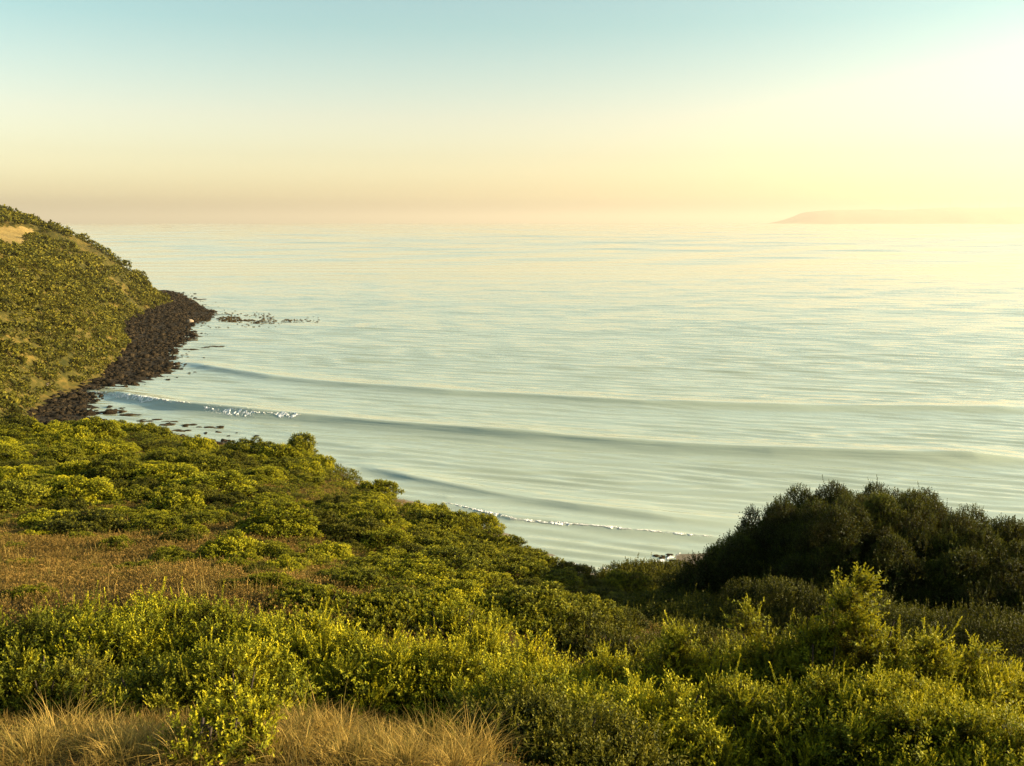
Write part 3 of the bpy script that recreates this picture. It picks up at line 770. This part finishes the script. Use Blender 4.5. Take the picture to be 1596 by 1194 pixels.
# grass blades
def blades(n, rng, r, h, lean=.5, w=.006, seg=4, out=1.0, tint=.55):
    a = rng.uniform(0, 6.28, n); q = np.sqrt(rng.rand(n)) * r
    b_ = np.c_[q * np.cos(a), q * np.sin(a), np.zeros(n)]
    dirh = unit(np.c_[np.cos(a), np.sin(a), np.zeros(n)] * out + rng.normal(0, .8, (n, 3)) * np.array([1, 1, 0]))
    H = h * rng.uniform(.55, 1.15, n); ln = lean * rng.uniform(.2, 1.4, n)
    side = unit(np.cross(dirh, [0, 0, 1.0]) + rng.normal(0, .3, (n, 3)))
    rows_ = []
    for k in range(seg + 1):
        t = k / seg
        c = b_ + np.array([0, 0, 1.0]) * (H * (t - .25 * ln * t ** 3))[:, None] + dirh * (H * ln * t ** 2.1)[:, None]
        ww = w * (1 - t ** 1.5 * .93) * .5
        rows_.append(np.stack([c - side * ww, c + side * ww], 1))
    V = np.stack(rows_, 1)                                             # n, seg+1, 2, 3
    V = V.reshape(n, -1, 3); m = V.shape[1]
    f = np.array([[2 * k, 2 * k + 1, 2 * k + 3, 2 * k + 2] for k in range(seg)])
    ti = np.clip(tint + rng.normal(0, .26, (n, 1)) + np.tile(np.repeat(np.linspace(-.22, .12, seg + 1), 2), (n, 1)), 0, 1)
    return V.reshape(-1, 3), (f[None] + (np.arange(n) * m)[:, None, None]).reshape(-1, 4), ti.ravel()
TUS_Y = 3.45
TUS = [
 (45,1168,3.55,.24,.3,'straw tussock cut by the bottom edge near the corner'),
 (190,1172,3.55,.22,.3,'small golden tussock at the bottom edge, left of the low front shrub'),
 (290,1180,3.5,.2,.3,'low straw tussock at the bottom edge touching the low front shrub'),
 (440,1172,3.6,.24,.3,'golden tussock at the bottom edge, right of the low front shrub'),
 (540,1170,3.65,.24,.3,'pale straw tussock at the bottom edge under the arching one'),
 (625,1172,3.6,.22,.3,'small pale tussock at the bottom edge below the fan-shaped one'),
 (710,1168,3.65,.24,.3,'last straw tussock at the bottom edge before the dark shrubs'),
 (85,1120,4.0,.30,.42,'pale golden grass tussock in the bottom left corner'),
 (20,1150,3.7,.24,.34,'half cut golden tussock at the left edge of the bottom'),
 (150,1140,3.9,.26,.36,'golden tussock bending left beside the corner tussock'),
 (225,1150,3.8,.20,.30,'short straw tussock just left of the low front shrub'),
 (465,1118,4.3,.30,.40,'golden tussock with long stems right of the low front shrub'),
 (515,1125,4.4,.26,.42,'tall arching tussock leaning right below the wide shrub'),
 (590,1150,4.0,.24,.32,'pale fan-shaped tussock at the bottom, left of the brown stems'),
 (665,1135,4.4,.30,.36,'brown stemmed tussock in the shade of the middle shrubs'),
 (735,1140,4.4,.24,.34,'straw tussock against the front shrub with yellow tips'),
 (400,1165,3.7,.24,.30,'greenish tussock at the bottom edge under the low shrub'),
]
for k, (u, v, y, r, h, lab) in enumerate(TUS):
    r2 = np.random.RandomState(900 + k)
    y = TUS_Y + (y - 4.0) * .45; p = at_y(u, v, y); g = float(hill_z(p[0], p[1])); h2 = max(p[2] - g, .10)
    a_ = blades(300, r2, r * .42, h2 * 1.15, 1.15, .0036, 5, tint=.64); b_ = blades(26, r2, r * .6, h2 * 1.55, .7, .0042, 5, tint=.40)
    V, Fq, T = merge([a_, b_])
    thing(link('grass_tussock', make_mesh('grass_tussock', V, Fq, T, M_straw), loc=(p[0], p[1], g)), lab, 'grass tussock', 'golden grass tussocks at the bottom')
rng = np.random.RandomState(12)
def grass_stuff(name, n, tm, cond, mat, label, y0, y1, t0, t1):
    yy = np.sqrt(rng.uniform(y0 ** 2, y1 ** 2, n)); tt = rng.uniform(t0, t1, n); xx = tt * yy; zz = hill_z(xx, yy)
    uu, vv = project(np.c_[xx, yy, zz]); k = cond(uu, vv, xx, yy)
    ps = np.c_[xx, yy, zz][k]; n = len(ps)
    V, Fq, T = replicate(tm, ps, np.c_[rng.uniform(.7, 1.3, n), rng.uniform(.6, 1.3, n)], rng.uniform(0, 6.28, n), rng)
    o = link(name, make_mesh(name, V, Fq, T, mat)); o['kind'] = 'stuff'; o['label'] = label; o['category'] = 'grass'
grass_stuff('dry_grass', 3000, blades(16, np.random.RandomState(3), .22, .24, .6, .010, 2, tint=.36),
            lambda u, v, x, y: (meadow(u, v) + .45 * fbm(x * .4, y * .4, 72, 3)) > .38, M_straw, 'dry grass growing through the brown meadow and gaps', 9.5, 55, -.72, .3)
grass_stuff('short_grass', 450, blades(22, np.random.RandomState(4), .12, .075, .7, .004, 3, tint=.35),
            lambda u, v, x, y: (u < 790) & (v > 1105), M_brown, 'short grass carpet between the front tussocks', 2.2, 5.2, -.75, .1)

# ------------------------------------------------------------------ scrub on the headland (far mass)
rng = np.random.RandomState(14)
N = 60000
xx = rng.uniform(-420, -92, N); yy = rng.uniform(170, 560, N); d = head_d(xx, yy)
zz = head_z(xx, yy); uu, vv = project(np.c_[xx, yy, zz])
den = 0.78 + 1.5 * fbm(xx * .03, yy * .03, 81, 3) + .25 * fbm(xx * .2, yy * .2, 82, 2)
ok = (d > 0.2) & (rng.rand(N) < den * np.clip(.65 + d / 5, 0, 1)) & (uu > -160) & ~(paddock(uu, vv) & (yy > 330)) & (yy < y_tip + 60)
pos = np.c_[xx, yy, zz - .2][ok]; n = len(pos)
big = np.exp(rng.normal(.05, .38, n)).clip(.45, 2.2) * np.clip(pos[:, 1] / 330, .8, 1.3)
sc = np.c_[big * 1.25, big * rng.uniform(.8, 1.2, n)]; rot = rng.uniform(0, 6.28, n)
tH = []
for k in range(3):
    r2 = np.random.RandomState(40 + k); p, q = ell_points(np.array([0, 0, .35]), np.array([1.0, .9, .85]), 26, r2, -.15)
    p = p * r2.uniform(.85, 1.1, (len(p), 1))
    D = unit(q + np.array([0, 0, .5])); V, Fq, T = shoots(p - D * .25, D, np.full(len(p), .35), 4, .42, .30, r2, .9, .5)
    tH.append((V, Fq, T))
build_stuff('headland_scrub', tH, np.ones(n, bool), M_far, 'dense green and golden scrub covering the headland slope', .12)

# ------------------------------------------------------------------ boulders and reefs
def ico(sub=1):
    t = (1 + 5 ** .5) / 2
    v = [(-1, t, 0), (1, t, 0), (-1, -t, 0), (1, -t, 0), (0, -1, t), (0, 1, t), (0, -1, -t), (0, 1, -t), (t, 0, -1), (t, 0, 1), (-t, 0, -1), (-t, 0, 1)]
    f = [(0, 11, 5), (0, 5, 1), (0, 1, 7), (0, 7, 10), (0, 10, 11), (1, 5, 9), (5, 11, 4), (11, 10, 2), (10, 7, 6), (7, 1, 8), (3, 9, 4), (3, 4, 2), (3, 2, 6), (3, 6, 8), (3, 8, 9), (4, 9, 5), (2, 4, 11), (6, 2, 10), (8, 6, 7), (9, 8, 1)]
    v = [np.array(a) / np.linalg.norm(a) for a in v]
    for _ in range(sub):
        cache, nf = {}, []
        def mid(a, b):
            k = (min(a, b), max(a, b))
            if k not in cache:
                m = v[a] + v[b]; v.append(m / np.linalg.norm(m)); cache[k] = len(v) - 1
            return cache[k]
        for a, b, c in f:
            x, y, z = mid(a, b), mid(b, c), mid(c, a); nf += [(a, x, z), (b, y, x), (c, z, y), (x, y, z)]
        f = nf
    return np.array(v), np.array(f)
def rock(seed, sub=1, flat=.7, rough=.35):
    r2 = np.random.RandomState(seed); v, f = ico(sub)
    for _ in range(7):                                                  # chop facets
        n_ = unit(r2.normal(size=3)); dd = r2.uniform(.55, .85); h = v @ n_; v = v - np.maximum(h - dd, 0)[:, None] * n_ * .9
    v = v * (1 + rough * .4 * r2.normal(size=(len(v), 1)) * .4) * np.array([1, r2.uniform(.7, 1), flat])
    return v, f, np.full(len(v), .5)
rng = np.random.RandomState(15)
N = 90000
xx = rng.uniform(-290, -40, N); yy = rng.uniform(120, 545, N); sd = shore_dist(xx, yy); hd = head_d(xx, yy)
nz = fbm(xx * .06, yy * .06, 91, 3); sd = sd + 3.0 * fbm(xx * .09, yy * .09, 92, 2) * (sd < 8)
sel = (hd < 1.5) & (yy > 130) & (((sd > -1.0)) | ((sd > -9) & (rng.rand(N) < .22 * (nz > .05)))) & (xx < -45) & (sd < 70) & (rng.rand(N) < .85)
bzv = np.where(sd > 0, np.minimum(.07 * sd, 2.2), .06 * sd)
pos = np.c_[xx, yy, np.maximum(bzv, -.45) + .05][sel]; n = len(pos)
bs = np.exp(rng.normal(-.70, .45, n)).clip(.22, 1.8); sc = np.c_[bs, bs * rng.uniform(.6, 1.1, n)]; rot = rng.uniform(0, 6.28, n)
tR = [rock(k, 1, .75) for k in range(6)]
o = build_stuff('boulders', tR, np.ones(n, bool), M_rock, 'dark boulders piled along the curving shore')
print('boulders', n)
for yq in (2.5,3.2,4.0,5.0,6.5,8.3):
    print('ground', yq, [int(project((tq*yq, yq, float(hill_z(tq*yq, yq))))[1][0]) for tq in (-.55,-.3,-.1,.1,.3,.5)])
# weed and broken reef showing through the water off the point
N = 5000
uu = rng.uniform(300, 500, N); vv = rng.normal(499, 6.5, N) + (uu - 400) * .03
k = rng.rand(N) < np.clip(1.1 - (uu - 320) / 170, 0.05, 1) * np.exp(-((vv - 499) / 9) ** 2) * .55 * (fbm(uu * .06, vv * .25, 95, 2) > -.08)
ps = np.array([at_sea(a, b) for a, b in zip(uu[k], vv[k])]); n = len(ps)
pos = ps + np.array([0, 0, .05]); sc = np.c_[rng.uniform(.25, .75, n), rng.uniform(.15, .35, n)]; rot = rng.uniform(0, 6.28, n)
build_stuff('floating_kelp', tR, np.ones(n, bool), M_reef, 'specks of dark kelp and reef breaking the water off the point')
ROCKS = [  # u, v, half width px, depth ratio, label
 (315,466.5,14,.18,'long low reef rock farthest out beyond the point'),
 (285,461,9,.3,'small reef rock close behind the point'),
 (318,491,16,.5,'dark rock at the very tip of the point'),
 (296,530,26,.2,'flat reef ledge running off the middle of the boulder shore'),
 (330,541,24,.22,'brown reef ledge reaching farthest into the bay'),
 (300,545,14,.3,'small reef rock just inside the longest ledge'),
 (272,563,14,.4,'dark rock where the first swell meets the shore'),
 (262,578,18,.3,'flat dark rock at the waterline below the swell'),
 (180,640,26,.25,'weedy reef slab beside the breaking wave'),
 (230,655,22,.25,'brown reef slab between the wave and the slope'),
 (262,660,18,.4,'knobbly brown reef rock at the middle of the shallows'),
 (300,663,24,.28,'reef slab right of the knobbly rock'),
 (335,666,18,.25,'last reef slab on the right, in calm shallows'),
 (205,646,20,.2,'narrow reef strip near the foam'),
 (280,672,18,.25,'low reef slab partly behind the slope shrubs'),
 (312,643,9,.5,'round rock in the middle of the breaking wave'),
 (548,731,8,.35,'small dark rock near the slope edge in the water'),
 (455,663,8,.22,'tiny dark rock awash behind the long wave'),
 (1036,868,18,.3,'brown rock on the wet sand left of the dark thicket'),
 (1012,878,16,.25,'flat brown rock on the sand beside the low dark bush'),
 (1052,876,12,.3,'small stone on the sand under the dark thicket'),
]
for k, (u, v, wpx, dr, lab) in enumerate(ROCKS):
    p = at_sea(u, v); w = wpx / F * np.linalg.norm(p - [0, 0, CAMH])
    parts = []
    r2 = np.random.RandomState(300 + k)
    for q in range(1 if wpx < 10 else 8):
        V, Fq, T = rock(700 + k * 5 + q, 2, .3, .5)
        s = w * (r2.uniform(.16, .42) if wpx >= 10 else 1)
        V = V * np.array([s, s * max(dr * 3.2, .8), min(.6, .22 * s) + .12]) + np.array([r2.uniform(-.7, .7) * w, r2.uniform(-.6, .6) * w * dr * 2.8, 0]) * (wpx >= 10)
        parts.append((V, Fq, T))
    # one welded rock: shared outline of overlapping humps
    V, Fq, T = merge(parts)
    zb = 0.0 if u < 900 else float(max(0.05, 0.07 * max(shore_dist(p[0], p[1]), 0)))
    o = link('rock', make_mesh('rock', V, Fq, None, M_reef if k > 2 else M_rock), loc=(p[0], p[1], zb))
    thing(o, lab, 'rock', 'reef rocks along the bay')
p = at_y(66, 607, at_sea(66, 607, 2)[1] + 1); V, Fq, T = rock(55, 2, .6)
thing(link('pale_boulder', make_mesh('pale_boulder', V * 2.0, Fq, None, M_pale), loc=(p[0], p[1], 2.6)), 'pale sunlit boulder at the foot of the headland scrub', 'boulder')
p = at_sea(296, 503); V, Fq, T = rock(56, 2, .6)
thing(link('pale_boulder', make_mesh('pale_boulder', V * 1.6, Fq, None, M_pale), loc=(p[0], p[1], .6)), 'whitish boulder among dark stones at the point', 'boulder')

# ------------------------------------------------------------------ foam on the breaking waves
def foam(lines, seed, label):
    r2 = np.random.RandomState(seed); ps, ss = [], []
    for (pts, n, spread, s0, s1) in lines:
        pts = np.array(pts, float); L = np.r_[0, np.cumsum(np.hypot(*np.diff(pts, axis=0).T))]
        q = r2.uniform(0, L[-1], n); uu = np.interp(q, L, pts[:, 0]); vv = np.interp(q, L, pts[:, 1])
        g = fbm(uu * .05, uu * 0, seed, 3) + r2.rand(n) * .5
        k = g > .05
        for a, b_ in zip(uu[k], vv[k]):
            w = at_sea(a, b_ + abs(r2.normal(0, spread)) * (1 if r2.rand() < .8 else -.6)); ps.append(w); ss.append(r2.uniform(s0, s1))
    ps = np.array(ps); ss = np.array(ss); ps[:, 2] = sea_h(ps[:, 0], ps[:, 1]) + .02
    V, f = ico(1)
    t = (V * np.array([1.5, .7, .22]), f, np.full(len(V), .5))
    W, Fq, T = replicate(t, ps, np.c_[ss, ss] * (.3 if seed == 1 else .35), r2.normal(0, .3, len(ss)), r2)
    Wl, Fl, off = [W], [np.c_[Fq, Fq[:, 2]][:, :3]], len(W)
    for (pts, n, spread, s0, s1) in lines:                              # torn sheets of foam lying on the wave
        pts = np.array(pts, float); L = np.r_[0, np.cumsum(np.hypot(*np.diff(pts, axis=0).T))]; m = int(L[-1] * 1.6) + 4; nw = 7
        q = np.linspace(0, L[-1], m); w0 = np.array([at_sea(np.interp(a, L, pts[:, 0]), np.interp(a, L, pts[:, 1]))[:2] for a in q])
        wid = np.clip(.75 + 1.3 * fbm(q * .07, q * 0 + seed, seed + 3, 3), 0, 1.3) * s1 * (9 if seed == 1 else 4.5) * np.minimum(1, np.minimum(q, L[-1] - q) / 12)
        x = np.repeat(w0[:, :1], nw, 1) + r2.normal(0, .05, (m, nw)); y = w0[:, 1:2] - np.linspace(-.25, .75, nw)[None] * wid[:, None] + r2.normal(0, .04, (m, nw))
        lace = fbm(x * 1.6, y * 1.6, seed + 9, 3)
        z = sea_h(x, y) + .05 + .10 * np.clip(lace, -.3, 1) - np.where((lace < -.12), .30, 0)
        fc = grid_faces(m, nw); Wl.append(np.c_[x.ravel(), y.ravel(), z.ravel()]); Fl += [fc[:, :3] + off, fc[:, [0, 2, 3]] + off]; off += m * nw
    W = np.concatenate(Wl); Fq = np.concatenate(Fl); T = None
    o = link('foam', make_mesh('foam', W, Fq, T, M_foam, smooth=True)); o['kind'] = 'stuff'; o['label'] = label; o['category'] = 'foam'
foam([([(148,612),(170,619),(215,627),(270,636)], 320, 1.1, .10, .30), ([(272,637),(300,641)], 60, 1.0, .1, .25), ([(318,644),(350,648),(398,652)], 420, 1.5, .10, .34),
      ([(398,652),(470,657)], 60, 1.0, .1, .25)], 1, 'white foam where the long wave breaks beside the boulders')
foam([([(795,811),(870,818),(940,824),(985,829)], 1100, .8, .04, .13), ([(985,829),(1110,839)], 400, .7, .03, .10), ([(690,783),(800,811)], 120, .8, .07, .16)], 2, 'thin white foam line of the small breaker by the beach')
foam([([(860,868),(905,882),(960,889),(1020,878),(1060,862)], 330, 2.0, .06, .18), ([(300,503),(290,512)], 30, 1, .2, .4), ([(262,565),(272,571)], 60, 1, .2, .5), ([(270,520),(300,524)], 40, 1, .15, .35)], 3, 'foam fringes where water washes the sand and rocks')

# ------------------------------------------------------------------ the air
hx0, hx1, hy0, hy1, hz0, hz1 = -100000, 100000, -3000, 100000, -8, 520
hv = np.array([(x, y, z) for x in (hx0, hx1) for y in (hy0, hy1) for z in (hz0, hz1)], float)
hf = np.array([(0, 1, 3, 2), (4, 6, 7, 5), (0, 4, 5, 1), (2, 3, 7, 6), (0, 2, 6, 4), (1, 5, 7, 3)])
m = bpy.data.materials.new('haze'); m.use_nodes = True
n = m.node_tree.nodes; n.remove(n['Principled BSDF'])
pv_ = n.new('ShaderNodeVolumePrincipled')
pv_.inputs['Color'].default_value = (0.76, 0.69, 0.60, 1)
pv_.inputs['Density'].default_value = 0.56e-4
pv_.inputs['Anisotropy'].default_value = 0.3
m.node_tree.links.new(pv_.outputs[0], n['Material Output'].inputs['Volume'])
hz = link('haze', make_mesh('haze', hv, hf, mat=m)); hz['kind'] = 'stuff'
